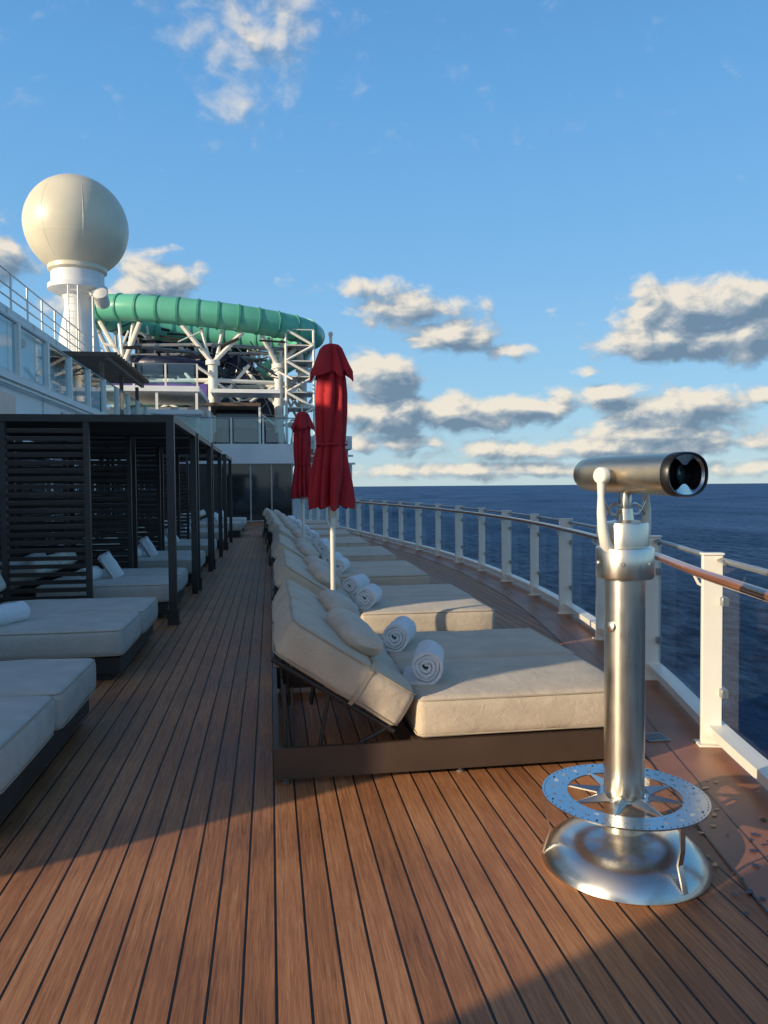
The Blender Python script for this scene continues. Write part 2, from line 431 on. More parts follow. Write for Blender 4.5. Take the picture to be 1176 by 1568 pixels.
for n_ in range(-4, 22):
    q = s0 + 1.52 * n_
    if not (0.1 < q < acc[-1] - 0.1): continue
    p, t = at(q); nrm = Vector((t.y, -t.x, 0))
    R = Matrix((nrm, t, Vector((0, 0, 1)))).transposed()
    wide = (n_ % 2 == 1)
    w = 0.155 if wide else 0.115
    mbp.box(p + Vector((0, 0, 0.565)), (w, 0.035, 1.13), WHITE2, R)
    mbp.box(p + Vector((0, 0, 1.136)), (w + 0.012, 0.06, 0.014), WHITE2, R)
    mbp.box(p + Vector((0, 0, 0.010)), (w + 0.05, 0.12, 0.012), WHITE2, R)
    if wide:
        mbp.box(p + nrm * 0.07 + t * 0.08 + Vector((0, 0, 0.58)), (0.05, 0.12, 0.95), GREY, R)
    for z in (0.32, 0.86):
        mbp.box(p + nrm * 0.06 + Vector((0, 0, z)), (0.04, 0.12, 0.05), GREY, R)
    mbp.box(p - nrm * (w / 2 + 0.012) + Vector((0, 0, 0.02)), (0.012, 0.012, 0.012), GREY, R)
    a0 = p - nrm * (w / 2 - 0.005) + Vector((0, 0, 0.95))
    hr = p - nrm * 0.10 + Vector((0, 0, 1.01))
    mbb.tube([a0, a0.lerp(hr, 0.5) + Vector((0, 0, -0.02)), hr], 0.009, WHITE2, 8)
    mbb.tube([p + nrm * 0.03 + Vector((0, 0, 1.1)), p + nrm * 0.03 - t * 0.10 + Vector((0, 0, 1.10)), p + nrm * 0.03 - t * 0.13 + Vector((0, 0, 1.08))], 0.01, GREY, 8)
    if q + 1.52 < acc[-1] - 0.1:
        vs = []; M_ = 6
        for k in range(M_ + 1):
            qq = q + 0.05 + (1.42) * k / M_
            pp, tt = at(qq); nn = Vector((tt.y, -tt.x, 0)); c = pp + nn * 0.05
            vs += [c + Vector((0, 0, 0.16)), c + Vector((0, 0, 1.07))]
        mbg.add(vs, [(2 * k, 2 * k + 2, 2 * k + 3, 2 * k + 1) for k in range(M_)], GLASS, True)
mk('posts', mbp, rail, bevel=0.004); mk('glass_panels', mbg, rail); mk('brackets', mbb, rail)

# ---------------------------------------------------------------- rolled towel
def towel_mesh():
    mb = MB(); prof = []
    turns = 3.6; N = 90
    for i in range(N + 1):
        t = i / N; th = t * turns * 2 * math.pi; r = 0.012 + 0.072 * t
        prof.append((th, r))
    end = prof[-1][0]
    pts = [Vector((r * math.cos(-(th + 0) + (end - math.pi / 2)), 0, r * math.sin(-(th) + (end - math.pi / 2)))) for th, r in prof]
    last = pts[-1]
    for k in range(1, 7): pts.append(last + Vector((-0.022 * k, 0, 0.0 + 0.0015 * math.sin(k * 1.3))))
    L = 0.34; th_ = 0.0085
    NY = 11
    vs = []; fs = []
    n = len(pts)
    for j in range(NY):
        y = -L / 2 + L * j / (NY - 1)
        for i, p in enumerate(pts):
            t = (pts[min(i + 1, n - 1)] - pts[max(i - 1, 0)]).normalized(); nn = Vector((t.z, 0, -t.x))
            nz = noise.noise_vector(Vector((p.x * 14, y * 9, p.z * 14))) * 0.009
            yy = y + (0.006 * math.sin(i * 0.13)) + 0.004 * math.sin(i * .41)
            vs.append(Vector((p.x, yy, p.z)) + nn * th_ + nz); vs.append(Vector((p.x, yy, p.z)) - nn * th_ + nz)
    def I(j, i, s_): return (j * n + i) * 2 + s_
    for j in range(NY - 1):
        for i in range(n - 1):
            fs.append((I(j, i, 0), I(j, i + 1, 0), I(j + 1, i + 1, 0), I(j + 1, i, 0)))
            fs.append((I(j, i, 1), I(j + 1, i, 1), I(j + 1, i + 1, 1), I(j, i + 1, 1)))
        fs.append((I(j, n - 1, 0), I(j, n - 1, 1), I(j + 1, n - 1, 1), I(j + 1, n - 1, 0)))
    for i in range(n - 1):
        fs.append((I(0, i, 0), I(0, i, 1), I(0, i + 1, 1), I(0, i + 1, 0)))
        fs.append((I(NY - 1, i, 0), I(NY - 1, i + 1, 0), I(NY - 1, i + 1, 1), I(NY - 1, i, 1)))
    mb.add(vs, fs, TOWEL, True)
    return mb.mesh('rolled_towel')
TOW = towel_mesh()

def pillow_into(mb, mtx, L=0.58, W=0.25, H=0.145, mat=PILL, seed=0):
    vs = []; fs = []; NU = 22; NV = 20
    for i in range(NU + 1):
        t = -1 + 2 * i / NU
        k = (1 - abs(t) ** 5) ** 0.5 if abs(t) < 1 else 0
        for j in range(NV):
            a = 2 * math.pi * j / NV
            c, s_ = math.cos(a), math.sin(a)
            x = math.copysign(abs(c) ** 0.8, c) * W / 2 * (0.25 + 0.75 * k); z = math.copysign(abs(s_) ** 1.0, s_) * H / 2 * k
            q = Vector((x, t * L / 2, z)); q += noise.noise_vector(q * 9 + Vector((seed, 1, 2))) * 0.010
            vs.append(q)
    for i in range(NU):
        for j in range(NV):
            fs.append((i * NV + j, i * NV + (j + 1) % NV, (i + 1) * NV + (j + 1) % NV, (i + 1) * NV + j))
    fs.append(list(range(NV))[::-1]); fs.append([NU * NV + j for j in range(NV)])
    mb.add(vs, fs, mat, True, mtx)

ANG = 33.1
def lounger_parts():
    parts = []
    for k, (y0, y1, xe) in enumerate(((0.0, 0.875, 2.0), (0.885, 1.80, 2.03))):
        mb = MB(); mb.cushion(xe - 0.755, y1 - y0, 0.22, 0.045, FAB, T(((0.755 + xe) / 2, (y0 + y1) / 2, 0.312)), wr=0.007, pipe=PIPE, seed=k)
        parts.append(('seat_cushion', mb.mesh('seat_cushion')))
        mb = MB()
        M0 = T((0.382, (y0 + y1) / 2, 0.565)) @ RY(ANG)
        mb.cushion(0.78, y1 - y0, 0.22, 0.045, FAB, M0, puff=0.016, wr=0.009, pipe=PIPE, seed=k + 5)
        parts.append(('back_cushion', mb.mesh('back_cushion')))
        mb = MB()
        hw = (y1 - y0) / 2 + 0.013; hz = 0.126; sx = 0.10
        def strap(pts):
            for a, b in zip(pts[:-1], pts[1:]):
                a = Vector(a); b = Vector(b)
                vs = [M0 @ Vector((a.x - 0.012, a.y, a.z)), M0 @ Vector((a.x + 0.012, a.y, a.z)), M0 @ Vector((b.x + 0.012, b.y, b.z)), M0 @ Vector((b.x - 0.012, b.y, b.z))]
                mb.add(vs, [(0, 1, 2, 3)], PIPE)
        strap([(sx, -hw + 0.03, -hz), (sx, -hw, -hz + 0.04), (sx, -hw - 0.004, 0), (sx, -hw, hz - 0.04), (sx, -hw + 0.04, hz + 0.004), (sx, 0, hz + 0.016), (sx, hw - 0.04, hz + 0.004), (sx, hw, hz - 0.04), (sx, hw, -hz + 0.04)])
        parts.append(('strap', mb.mesh('strap')))
        mb = MB()
        pillow_into(mb, M0 @ T((-0.02, -0.06, 0.172)) @ RZ(12 - 6 * k) @ RY(-8), seed=k * 4)
        parts.append(('head_pillow', mb.mesh('head_pillow')))
    mb = MB()
    mb.bx(0.0, 2.0, 0.0, 0.03, 0.035, 0.195, FRAME); mb.bx(0.0, 2.0, 1.77, 1.80, 0.035, 0.195, FRAME)
    mb.bx(0.0, 0.03, 0.032, 1.768, 0.035, 0.193, FRAME); mb.bx(1.97, 2.0, 0.032, 1.768, 0.035, 0.193, FRAME)
    mb.bx(0.74, 1.968, 0.032, 1.768, 0.165, 0.19, FRAME)
    mb.bx(0.74, 0.77, 0.032, 1.768, 0.04, 0.163, FRAME)
    parts.append(('base_frame', mb.mesh('base_frame')))
    mb = MB()
    M1 = T((0.382, 0, 0.565)) @ RY(ANG)
    for y in (0.05, 0.86, 0.93, 1.74):
        a = M1 @ Vector((-0.37, y, -0.135)); b = M1 @ Vector((0.39, y, -0.135))
        mb.tube([a, b], 0.014, DARK, 8)
        mb.tube([M1 @ Vector((-0.02, y, -0.135)), (0.24, y, 0.17)], 0.011, DARK, 8)
        mb.tube([(0.06, y, 0.17), (0.06, y, 0.52)], 0.011, DARK, 8)
        mb.tube([(0.10, y, 0.17), (0.10, y, 0.50)], 0.007, DARK, 8)
        mb.tube([(0.42, y, 0.17), (0.62, y, 0.27)], 0.011, DARK, 8)
    for xx in (-0.36, 0.0, 0.36):
        mb.tube([M1 @ Vector((xx, 0.05, -0.135)), M1 @ Vector((xx, 1.74, -0.135))], 0.012, DARK, 8)
    mb.tube([(0.06, 0.05, 0.34), (0.06, 1.74, 0.34)], 0.011, DARK, 8)
    parts.append(('back_support', mb.mesh('back_support')))
    mb = MB()
    for (x, y) in ((0.06, 0.05), (1.0, 0.05), (1.94, 0.05), (0.06, 1.75), (1.0, 1.75), (1.94, 1.75)):
        mb.rev([(0.02, 0), (0.022, 0.01), (0.012, 0.012), (0.012, 0.04)], GREY, T((x, y, 0.001)), 12)
    parts.append(('feet', mb.mesh('feet')))
    return parts
LP = lounger_parts()
LY = [3.87, 6.58, 9.33, 12.1, 14.85, 17.6, 20.3, 23.1]
LX = [0, 0.02, 0, 0.03, -0.05, -0.1, -0.15, -0.25]
for i, (x, y) in enumerate(zip(LX, LY)):
    e = empty('sun_lounger', (x, y, 0))
    for nm, me in LP: mk(nm, me, e)
    for (tx, ty, tz, rz) in ((0.90, 0.42, 0.522, -14), (0.88, 1.28, 0.522, -20)):
        j = random.uniform(-1, 1) if i else 0
        mk('rolled_towel', TOW, None, T((x + tx + 0.03 * j, y + ty + 0.06 * j, tz)) @ RZ(rz + 10 * j) @ Matrix.Diagonal((1.08, 1, 1.08, 1)))

# ---------------------------------------------------------------- daybeds (left row)
def daybed_parts():
    parts = []
    for k, (y0, y1, xe) in enumerate(((0.0, 0.90, 0.0), (0.91, 1.80, 0.02))):
        mb = MB(); mb.cushion(1.5, y1 - y0, 0.23, 0.05, FABL, T((xe - 0.75, (y0 + y1) / 2, 0.312)), wr=0.007, pipe=PIPE, seed=k + 9)
        parts.append(('seat_cushion', mb.mesh('seat_cushion')))
        mb = MB(); M0 = T((-1.80, (y0 + y1) / 2, 0.50)) @ RY(-24)
        mb.cushion(0.72, y1 - y0, 0.2, 0.045, FABL, M0, pipe=PIPE, seed=k + 12)
        pillow_into(mb, M0 @ T((-0.05, 0, 0.155)), mat=FABL, seed=k)
        parts.append(('back_cushion', mb.mesh('back_cushion')))
    mb = MB()
    mb.bx(-2.1, -0.03, 0.03, 1.77, 0.06, 0.19, DARK)
    mb.bx(-2.1, -0.10, 0.08, 1.72, 0.002, 0.058, DARK)
    parts.append(('base_frame', mb.mesh('base_frame')))
    return parts
DP = daybed_parts()
DBY = [3.42, 6.2, 9.05, 11.95, 14.9, 19.2, 23.5, 26.5]
for i, y in enumerate(DBY):
    dx = -1.18 if i < 6 else -0.9
    e = empty('daybed', (dx, y, 0))
    for nm, me in DP: mk(nm, me, e)
    if i > 0:
        j = random.uniform(-1, 1)
        mk('rolled_towel', TOW, None, T((dx - 0.98, y + 0.35, 0.52)) @ RZ(-20 + 8 * j))
        if i > 1: mk('rolled_towel', TOW, None, T((dx - 0.78, y + 0.62, 0.59)) @ RZ(120) @ RX(58) @ Matrix.Scale(0.95, 4))
        if i > 2: mk('rolled_towel', TOW, None, T((dx - 0.95, y + 1.25, 0.52)) @ RZ(-20 + 8 * j))

# ---------------------------------------------------------------- cabanas
def cabana_parts():
    L = 2.5; W = 2.5; H = 2.36
    parts = []
    mb = MB()
    for (x, y) in ((0, 0), (0, L), (-W, 0), (-W, L)):
        mb.bx(x - 0.042, x + 0.042, y - 0.042, y + 0.042, 0.002, H - 0.08, DARK)
    mb.bx(-0.06, 0.06, -0.06, 0.06, 0.002, 0.19, DARK)
    for y in (0, L):
        mb.bx(-W, 0.044, y - 0.044, y + 0.044, H - 0.08, H, DARK)
        mb.bx(-0.93, -0.87, y - 0.03, y + 0.03, 0.002, H - 0.082, DARK)
        mb.bx(-1.80, -1.74, y - 0.03, y + 0.03, 0.002, H - 0.082, DARK)
    mb.bx(-0.04, 0.04, 0.046, L - 0.046, H - 0.078, H - 0.002, DARK)
    mb.bx(-W - 0.04, -W + 0.04, 0.046, L - 0.046, H - 0.078, H - 0.002, DARK)
    parts.append(('posts_and_beams', mb.mesh('posts_and_beams')))
    mb = MB()
    n = 15
    for i in range(n):
        y = 0.12 + (L - 0.24) * i / (n - 1)
        mb.box((-W / 2, y, H - 0.03), (W - 0.09, 0.09, 0.015), SLAT, Matrix.Rotation(rad(35), 3, 'X'))
    parts.append(('roof_slats', mb.mesh('roof_slats')))
    mb = MB()
    R = Matrix.Rotation(rad(14), 3, 'X')
    for y in (0, L):
        z = 0.16
        while z < H - 0.12:
            for (xa, xb) in ((-1.74, -0.93), (-2.46, -1.80)):
                mb.box(((xa + xb) / 2, y, z), (xb - xa, 0.014, 0.046), SLAT, R)
            z += 0.088
    z = 0.16
    R2 = Matrix.Rotation(rad(20), 3, 'Y')
    while z < H - 0.12:
        mb.box((-W, L / 2, z), (0.014, L - 0.09, 0.040), SLAT, R2); z += 0.088
    parts.append(('slat_screens', mb.mesh('slat_screens')))
    return parts
CP = cabana_parts()
for y in (8.72, 11.6, 14.5, 18.9):
    e = empty('cabana', (-1.10, y, 0))
    for nm, me in CP: mk(nm, me, e)

# ---------------------------------------------------------------- umbrella (closed)
def umbrella_parts():
    parts = []
    def folds(prof, nf, depth, seed, hem=0.0, seg=192):
        mb = MB(); vs = []; fs = []
        rnd = random.Random(seed)
        am = [rnd.uniform(0.45, 1.35) for _ in range(nf)]
        for i, (r, z) in enumerate(prof):
            t = i / (len(prof) - 1)
            for j in range(seg):
                th = 2 * math.pi * j / seg
                u = th / (2 * math.pi) * nf + 0.35 * math.sin(z * 3 + 2 * th)
                k = int(math.floor(u)) % nf; fr_ = u - math.floor(u)
                w = 1 - abs(2 * fr_ - 1) ** 1.6
                rr = r * (1 - depth * (1 - w) * (0.6 + 0.4 * t)) * (1 + 0.14 * (am[k] - 1) * w)
                rr *= 1 + 0.05 * math.sin(3 * th + z * 6)
                zz = z
                if i == len(prof) - 1: zz += hem * (0.5 - w) * am[k]
                sw = 0.25 * (z - prof[0][1])
                vs.append((rr * math.cos(th + sw), rr * math.sin(th + sw), zz))
        for i in range(len(prof) - 1):
            for j in range(seg):
                fs.append((i * seg + j, (i + 1) * seg + j, (i + 1) * seg + (j + 1) % seg, i * seg + (j + 1) % seg))
        mb.add(vs, fs, RED, True)
        return mb
    body = [(0.105, 2.55), (0.125, 2.42), (0.135, 2.3), (0.135, 2.15), (0.13, 2.0), (0.125, 1.92), (0.118, 1.885), (0.13, 1.84), (0.155, 1.72), (0.175, 1.6), (0.19, 1.5), (0.198, 1.42), (0.195, 1.385)]
    parts.append(('canopy', folds(body, 9, 0.6, 3, 0.06).mesh('canopy')))
    cap = [(0.03, 2.70), (0.065, 2.69), (0.095, 2.66), (0.12, 2.60), (0.150, 2.53), (0.180, 2.47), (0.185, 2.45)]
    parts.append(('vent_cap', folds(cap, 7, 0.38, 8, 0.10).mesh('vent_cap')))
    mb = MB()
    mb.tube([(0.1235 * math.cos(a * math.pi / 18), 0.1235 * math.sin(a * math.pi / 18), 1.885 + 0.004 * math.sin(a)) for a in range(36)], 0.008, RED, 6, closed=True)
    parts.append(('tie', mb.mesh('tie')))
    mb = MB()
    mb.rev([(0.021, 0.05), (0.021, 2.70), (0.012, 2.71), (0.012, 2.76), (0.018, 2.77), (0.018, 2.79), (0.006, 2.80)], POLEW, None, 16)
    mb.rev([(0.03, 1.30), (0.034, 1.31), (0.034, 1.38), (0.028, 1.40)], POLEW, None, 16)
    for k in range(8):
        a = k * math.pi / 4
        mb.tube([(0.03 * math.cos(a), 0.03 * math.sin(a), 1.9), (0.08 * math.cos(a), 0.08 * math.sin(a), 1.39)], 0.008, POLEW, 6)
    parts.append(('pole', mb.mesh('pole')))
    mb = MB()
    mb.rev([(0.26, 0.0), (0.26, 0.05), (0.24, 0.065), (0.05, 0.08), (0.035, 0.09), (0.035, 0.35), (0.02, 0.36)], GREY, T((0, 0, 0.002)), 32)
    parts.append(('base', mb.mesh('base')))
    return parts
UP = umbrella_parts()
for (x, y, r) in ((0.50, 6.12, 0), (0.50, 11.65, 40)):
    e = empty('closed_umbrella', (x, y, 0), rad(r))
    for nm, me in UP: mk(nm, me, e)

# ---------------------------------------------------------------- deck telescope
tel = empty('telescope_viewer', (1.415, 2.85, 0))
mb = MB()
mb.rev([(0.330, 0.0), (0.334, 0.006), (0.330, 0.020), (0.318, 0.040), (0.29, 0.075), (0.25, 0.105), (0.20, 0.127), (0.14, 0.140), (0.10, 0.145), (0.095, 0.148)], STEELD, T((0, 0, 0.002)), 96)
mk('base_dome', mb, tel)
mb = MB()
mb.rev([(0.080, 0.14), (0.080, 1.17)], STEEL, None, 64)
mb.rev([(0.086, 0.146), (0.094, 0.151), (0.094, 0.175), (0.086, 0.18)], STEEL, None, 64)
mb.rev([(0.079, 1.168), (0.110, 1.172), (0.114, 1.18), (0.114, 1.29), (0.110, 1.296), (0.094, 1.30)], STEEL, None, 64)
mb.rev([(0.092, 1.298), (0.092, 1.385), (0.088, 1.395), (0.05, 1.402), (0.035, 1.405), (0.03, 1.45)], STEEL, None, 64)
mk('pedestal', mb, tel)
mb = MB()
for a in range(0, 360, 60):
    mb.rev([(0.009, 0), (0.009, 0.004), (0.006, 0.007)], GREY, RZ(a) @ T((0.113, 0, 1.235)) @ RY(90), 12)
mb.rev([(0.02, 0), (0.02, 0.012), (0.012, 0.016)], STEEL, RZ(205) @ T((0.078, 0, 0.98)) @ RY(90), 20)
mk('bolts', mb, tel)
mb = MB(); RZ0 = 0.285
def ring(r0, r1, z0, z1, mat, seg=96):
    vs = []; fs = []
    for j in range(seg):
        a = 2 * math.pi * j / seg; c, s_ = math.cos(a), math.sin(a)
        vs += [(r0 * c, r0 * s_, z0), (r1 * c, r1 * s_, z0), (r1 * c, r1 * s_, z1), (r0 * c, r0 * s_, z1)]
    for j in range(seg):
        k = (j + 1) % seg
        for q in range(4): fs.append((4 * j + q, 4 * k + q, 4 * k + (q + 1) % 4, 4 * j + (q + 1) % 4))
    mb.add(vs, fs, mat, True)
ring(0.226, 0.328, RZ0 - 0.006, RZ0, STEELR)
ring(0.082, 0.108, RZ0 - 0.006, RZ0, STEELR)
for k in range(8):
    a = k * 45 + 11; Lr = 0.232; w = 0.040 if k % 2 == 0 else 0.026
    vs = [Vector((0.095, -w, RZ0 - 0.001)), Vector((0.095, w, RZ0 - 0.001)), Vector((Lr, 0.005, RZ0 - 0.001)), Vector((Lr, -0.005, RZ0 - 0.001)), Vector((0.095, 0, RZ0 + 0.016)), Vector((Lr, 0, RZ0 + 0.001)),
          Vector((0.095, -w, RZ0 - 0.007)), Vector((0.095, w, RZ0 - 0.007)), Vector((Lr, 0.005, RZ0 - 0.007)), Vector((Lr, -0.005, RZ0 - 0.007))]
    mb.add(vs, [(1, 4, 5, 2), (4, 0, 3, 5), (0, 4, 1), (3, 2, 5), (6, 7, 8, 9), (0, 6, 9, 3), (1, 2, 8, 7)], STEELD, False, RZ(a))
mk('compass_ring', mb, tel)
mb = MB()
for k in range(72):
    a = rad(k * 5); big = k % 9 == 0; r = 0.318 if not big else 0.305
    mb.rev([(0.0022 if not big else 0.0045, 0), (0.0022 if not big else 0.0045, 0.0012)], BLACK, T((r * math.cos(a), r * math.sin(a), RZ0 + 0.0008)), 8)
for k in range(24):
    a = k * 15 + 4
    # short engraved letter strokes following the ring
    mb.box(RZ(a) @ Vector((0.283, 0, RZ0 + 0.0014)), (0.015, 0.0016, 0.0010), GREY, RZ(a).to_3x3())
    mb.box(RZ(a + 1.3) @ Vector((0.283, 0, RZ0 + 0.0014)), (0.015, 0.0016, 0.0010), GREY, RZ(a + 1.3 + 28).to_3x3())
    mb.box(RZ(a + 2.6) @ Vector((0.283, 0, RZ0 + 0.0014)), (0.015, 0.0016, 0.0010), GREY, RZ(a + 2.6).to_3x3())
    mb.box(RZ(a + 6) @ Vector((0.250, 0, RZ0 + 0.0014)), (0.0016, 0.02, 0.0010), GREY, RZ(a + 6).to_3x3())
mk('compass_markings', mb, tel)
mb = MB()
for a in (285, 165, 45):
    m = RZ(a)
    pts = [Vector((0.312, 0, RZ0 - 0.006)), Vector((0.312, 0, RZ0 - 0.10)), Vector((0.300, 0, RZ0 - 0.16)), Vector((0.320, 0, 0.06)), Vector((0.328, 0, 0.03))]
    for p, q in zip(pts[:-1], pts[1:]):
        w = 0.012
        vs = [m @ (p + Vector((dx, dy, 0))) for dx, dy in ((-0.004, -w), (0.004, -w), (0.004, w), (-0.004, w))] + [m @ (q + Vector((dx, dy, 0))) for dx, dy in ((-0.004, -w), (0.004, -w), (0.004, w), (-0.004, w))]
        mb.add(vs, [(0, 1, 5, 4), (1, 2, 6, 5), (2, 3, 7, 6), (3, 0, 4, 7)], STEELD)
mk('ring_legs', mb, tel)
TH = -57 - 8.6
BZ = 1.588
BM = T((0.03, 0.0, BZ)) @ RZ(TH) @ RY(1)
def lofts(secs, n=64):
    vs = []; fs = []
    for (x, hy, hz, p) in secs:
        for j in range(n):
            a = 2 * math.pi * j / n; c, s_ = math.cos(a), math.sin(a)
            vs.append((x, math.copysign(abs(c) ** p, c) * hy, math.copysign(abs(s_) ** p, s_) * hz))
    for i in range(len(secs) - 1):
        for j in range(n):
            fs.append((i * n + j, i * n + (j + 1) % n, (i + 1) * n + (j + 1) % n, (i + 1) * n + j))
    return vs, fs, n
mb = MB()
secs = [(-0.252, 0.02, 0.014, 1), (-0.250, 0.055, 0.036, .95), (-0.241, 0.08, 0.055, .9), (-0.215, 0.100, 0.068, .85), (-0.17, 0.108, 0.074, .85), (-0.05, 0.112, 0.077, .85), (0.08, 0.116, 0.079, .85), (0.19, 0.120, 0.082, .85), (0.225, 0.123, 0.084, .85)]
vs, fs, n = lofts(secs); fs.append(list(range(n))[::-1]); mb.add(vs, fs, STEELB, True, BM)
mk('barrel', mb, tel)
mb = MB()
vs, fs, n = lofts([(0.223, 0.124, 0.085, .85), (0.252, 0.125, 0.086, .85), (0.259, 0.121, 0.082, .85), (0.257, 0.114, 0.076, .85), (0.15, 0.104, 0.068, .85)]); fs.append([4 * n + j for j in range(n)]); mb.add(vs, fs, BLACK, True, BM)
for sy in (-1, 1):
    M2 = BM @ T((0.151, sy * 0.052, 0)) @ RY(90)
    mb.rev([(0.044, 0), (0.044, 0.05), (0.038, 0.053), (0.036, 0.03)], BLACK, M2, 28)
    mb.rev([(0.036, 0.031), (0.02, 0.037), (0.002, 0.039)], LENS, M2, 28)
mk('eyepiece_housing', mb, tel)
mb = MB()
n = 96; vs = []; fs = []
for j in range(n):
    a = 2 * math.pi * j / n; c, s_ = math.cos(a), math.sin(a)
    oy, oz = math.copysign(abs(c) ** .85, c) * 0.115, math.copysign(abs(s_) ** .85, s_) * 0.077
    k = 0.88 - (0.42 * math.exp(-(c / 0.28) ** 2))
    vs += [(0.252, oy, oz), (0.240, oy * 0.93, oz * k)]
for j in range(n):
    k = (j + 1) % n; fs.append((2 * j, 2 * k, 2 * k + 1, 2 * j + 1))
mb.add(vs, fs, STEELD, True, BM); mk('face_plate', mb, tel)
mb = MB()
YM = RZ(TH)
for sy in (-1, 1):
    pv = YM @ Vector((-0.005, sy * 0.136, BZ - 0.005))
    pts = [pv, pv + Vector((0, 0, -0.08)), YM @ Vector((-0.002, sy * 0.138, 1.44)), YM @ Vector((0, sy * 0.132, 1.37)), YM @ Vector((0, sy * 0.115, 1.31)), YM @ Vector((0, sy * 0.085, 1.285))]
    mb.tube(pts, [0.018, 0.014, 0.018, 0.021, 0.023, 0.02], WHITE2, 14)
    Mp = T(pv) @ RZ(TH) @ RX(-90 * sy)
    mb.rev([(0.034, -0.014), (0.034, 0.006), (0.029, 0.013), (0.012, 0.015)], WHITE2, Mp, 28)
    arc = [YM @ Vector((0.0, sy * (0.125 - 0.11 * t), 1.48 - 0.055 * math.sin(math.pi * t * 0.9))) for t in [i / 12 for i in range(13)]]
    mb.tube(arc, 0.006, STEEL, 8)
    arc = [YM @ Vector((0.0, sy * (0.125 - 0.11 * t), 1.42 + 0.05 * math.sin(math.pi * t * 0.8))) for t in [i / 12 for i in range(13)]]
    mb.tube(arc, 0.006, STEEL, 8)
mb.rev([(0.02, 1.42), (0.026, 1.45), (0.026, 1.50), (0.02, 1.53)], STEEL, None, 20)
mk('yoke', mb, tel)

# ---------------------------------------------------------------- superstructure, left
def glass_rail(mbw, mbg, A, B, z, h=1.05, step=2.0, post=0.05):
    A = Vector(A); B = Vector(B); L = (B - A).length; n = max(1, int(round(L / step))); d = (B - A).normalized(); nr = Vector((d.y, -d.x, 0))
    for i in range(n + 1):
        p = A + d * L * i / n
        mbw.box((p.x, p.y, z + h / 2), (post * 1.6, post * 1.6, h + 0.06), WHITE2, Matrix((nr, d, Vector((0, 0, 1)))).transposed())
        if i < n:
            a = p + d * 0.12; b = A + d * L * (i + 1) / n - d * 0.12
            mbg.add([(a.x, a.y, z + 0.08), (b.x, b.y, z + 0.08), (b.x, b.y, z + h), (a.x, a.y, z + h)], [(0, 1, 2, 3)], GLASSB)
    mbw.tube([(A.x, A.y, z + h + 0.03), (B.x, B.y, z + h + 0.03)], 0.025, GREY, 8)

sup = empty('ship_superstructure')
mb = MB()
mb.bx(-9.0, -5.0, 5.2, 33, 0.003, 3.8, WHITE)
mb.bx(-5.15, -5.0, 1.38, 3.3, 0.003, 3.8, WHITE)
mb.bx(-5.15, -5.0, 3.302, 4.05, 0.003, 1.98, WHITE)  # unseen panels leave an opening added to let sun onto the second lounger
mb.bx(-5.15, -5.0, 3.302, 4.05, 2.85, 3.8, WHITE)
mb.bx(-5.15, -5.0, 4.052, 5.198, 0.003, 3.8, WHITE)
mb.bx(-6.0, -5.152, 1.38, 5.198, 3.7, 3.8, WHITE)
mb.bx(-14.0, -7.0, 8.002, 34, 3.802, 6.5, WHITE)
mb.bx(-7.15, -7.0, 0.5, 8.0, 4.6, 6.5, WHITE)
mb.bx(-5.15, -5.0, -12, -0.46, 0.003, 3.8, WHITE)  # out-of-view wall added to cast the shadow across the foreground deck
mb.bx(-5.0, -4.93, 5.2, 33.05, 3.66, 3.79, WHITE)
mk('deckhouse_and_shade_walls', mb, sup)
mb = MB()
for k in range(13):
    y = 5.6 + k * 2.15
    mb.bx(-5.02, -4.985, y, y + 1.9, 0.25, 2.3, WIN)
mk('windows', mb, sup)
mb = MB()
for y in (14.9, 19.3, 24.6):
    mb.bx(-4.998, -4.97, y, y + 1.0, 2.75, 3.4, GREY)
for y in (16.4, 22.4, 27.5):
    mb.box((-4.9, y, 2.95), (0.2, 0.06, 0.05), WHITE2); mb.box((-4.78, y, 2.92), (0.16, 0.28, 0.10), WHITE2, Matrix.Rotation(rad(25), 3, 'Y'))
for y in (8, 12, 17.8, 20.7, 26, 30): mb.bx(-4.996, -4.975, y, y + 0.03, 0.1, 3.64, WHITE2)
mb.tube([(-4.90, 6, 3.55), (-4.90, 32, 3.55)], 0.03, WHITE2, 8)
for k in range(7):
    y = 17 + k * 2.4
    mb.bx(-6.995, -6.96, y, y + 0.04, 3.81, 6.48, WHITE2)
    mb.bx(-6.998, -6.90, y + 0.9, y + 1.25, 5.6, 5.8, GREY)
mb.tube([(-6.92, 8, 6.2), (-6.92, 33, 6.2)], 0.04, WHITE2, 8)
mb.tube([(-6.92, 8, 6.05), (-6.92, 33, 6.05)], 0.025, WHITE2, 8)
mk('wall_fittings', mb, sup)
mbw = MB(); mbg = MB()
glass_rail(mbw, mbg, (-5.02, 6.2, 0), (-5.02, 32.2, 0), 3.8, post=0.085)
glass_rail(mbw, mbg, (-4.99, 33.0, 0), (-2.6, 34.8, 0), 3.6)
mk('balustrade_posts', mbw, sup); mk('balustrade_glass', mbg, sup)
mb = MB()
for z in (6.8, 7.1, 7.5): mb.tube([(-7.05, 0.6, z), (-7.05, 34, z)], 0.024, WHITE2, 6)
for k in range(24): mb.tube([(-7.05, 0.6 + k * 1.45, 6.5), (-7.05, 0.6 + k * 1.45, 7.5)], 0.03, WHITE2, 6)
mk('upper_railing', mb, sup)
mb = MB()
mb.bx(-14, -8.6, 10, 21.6, 6.503, 8.6, WHITE)
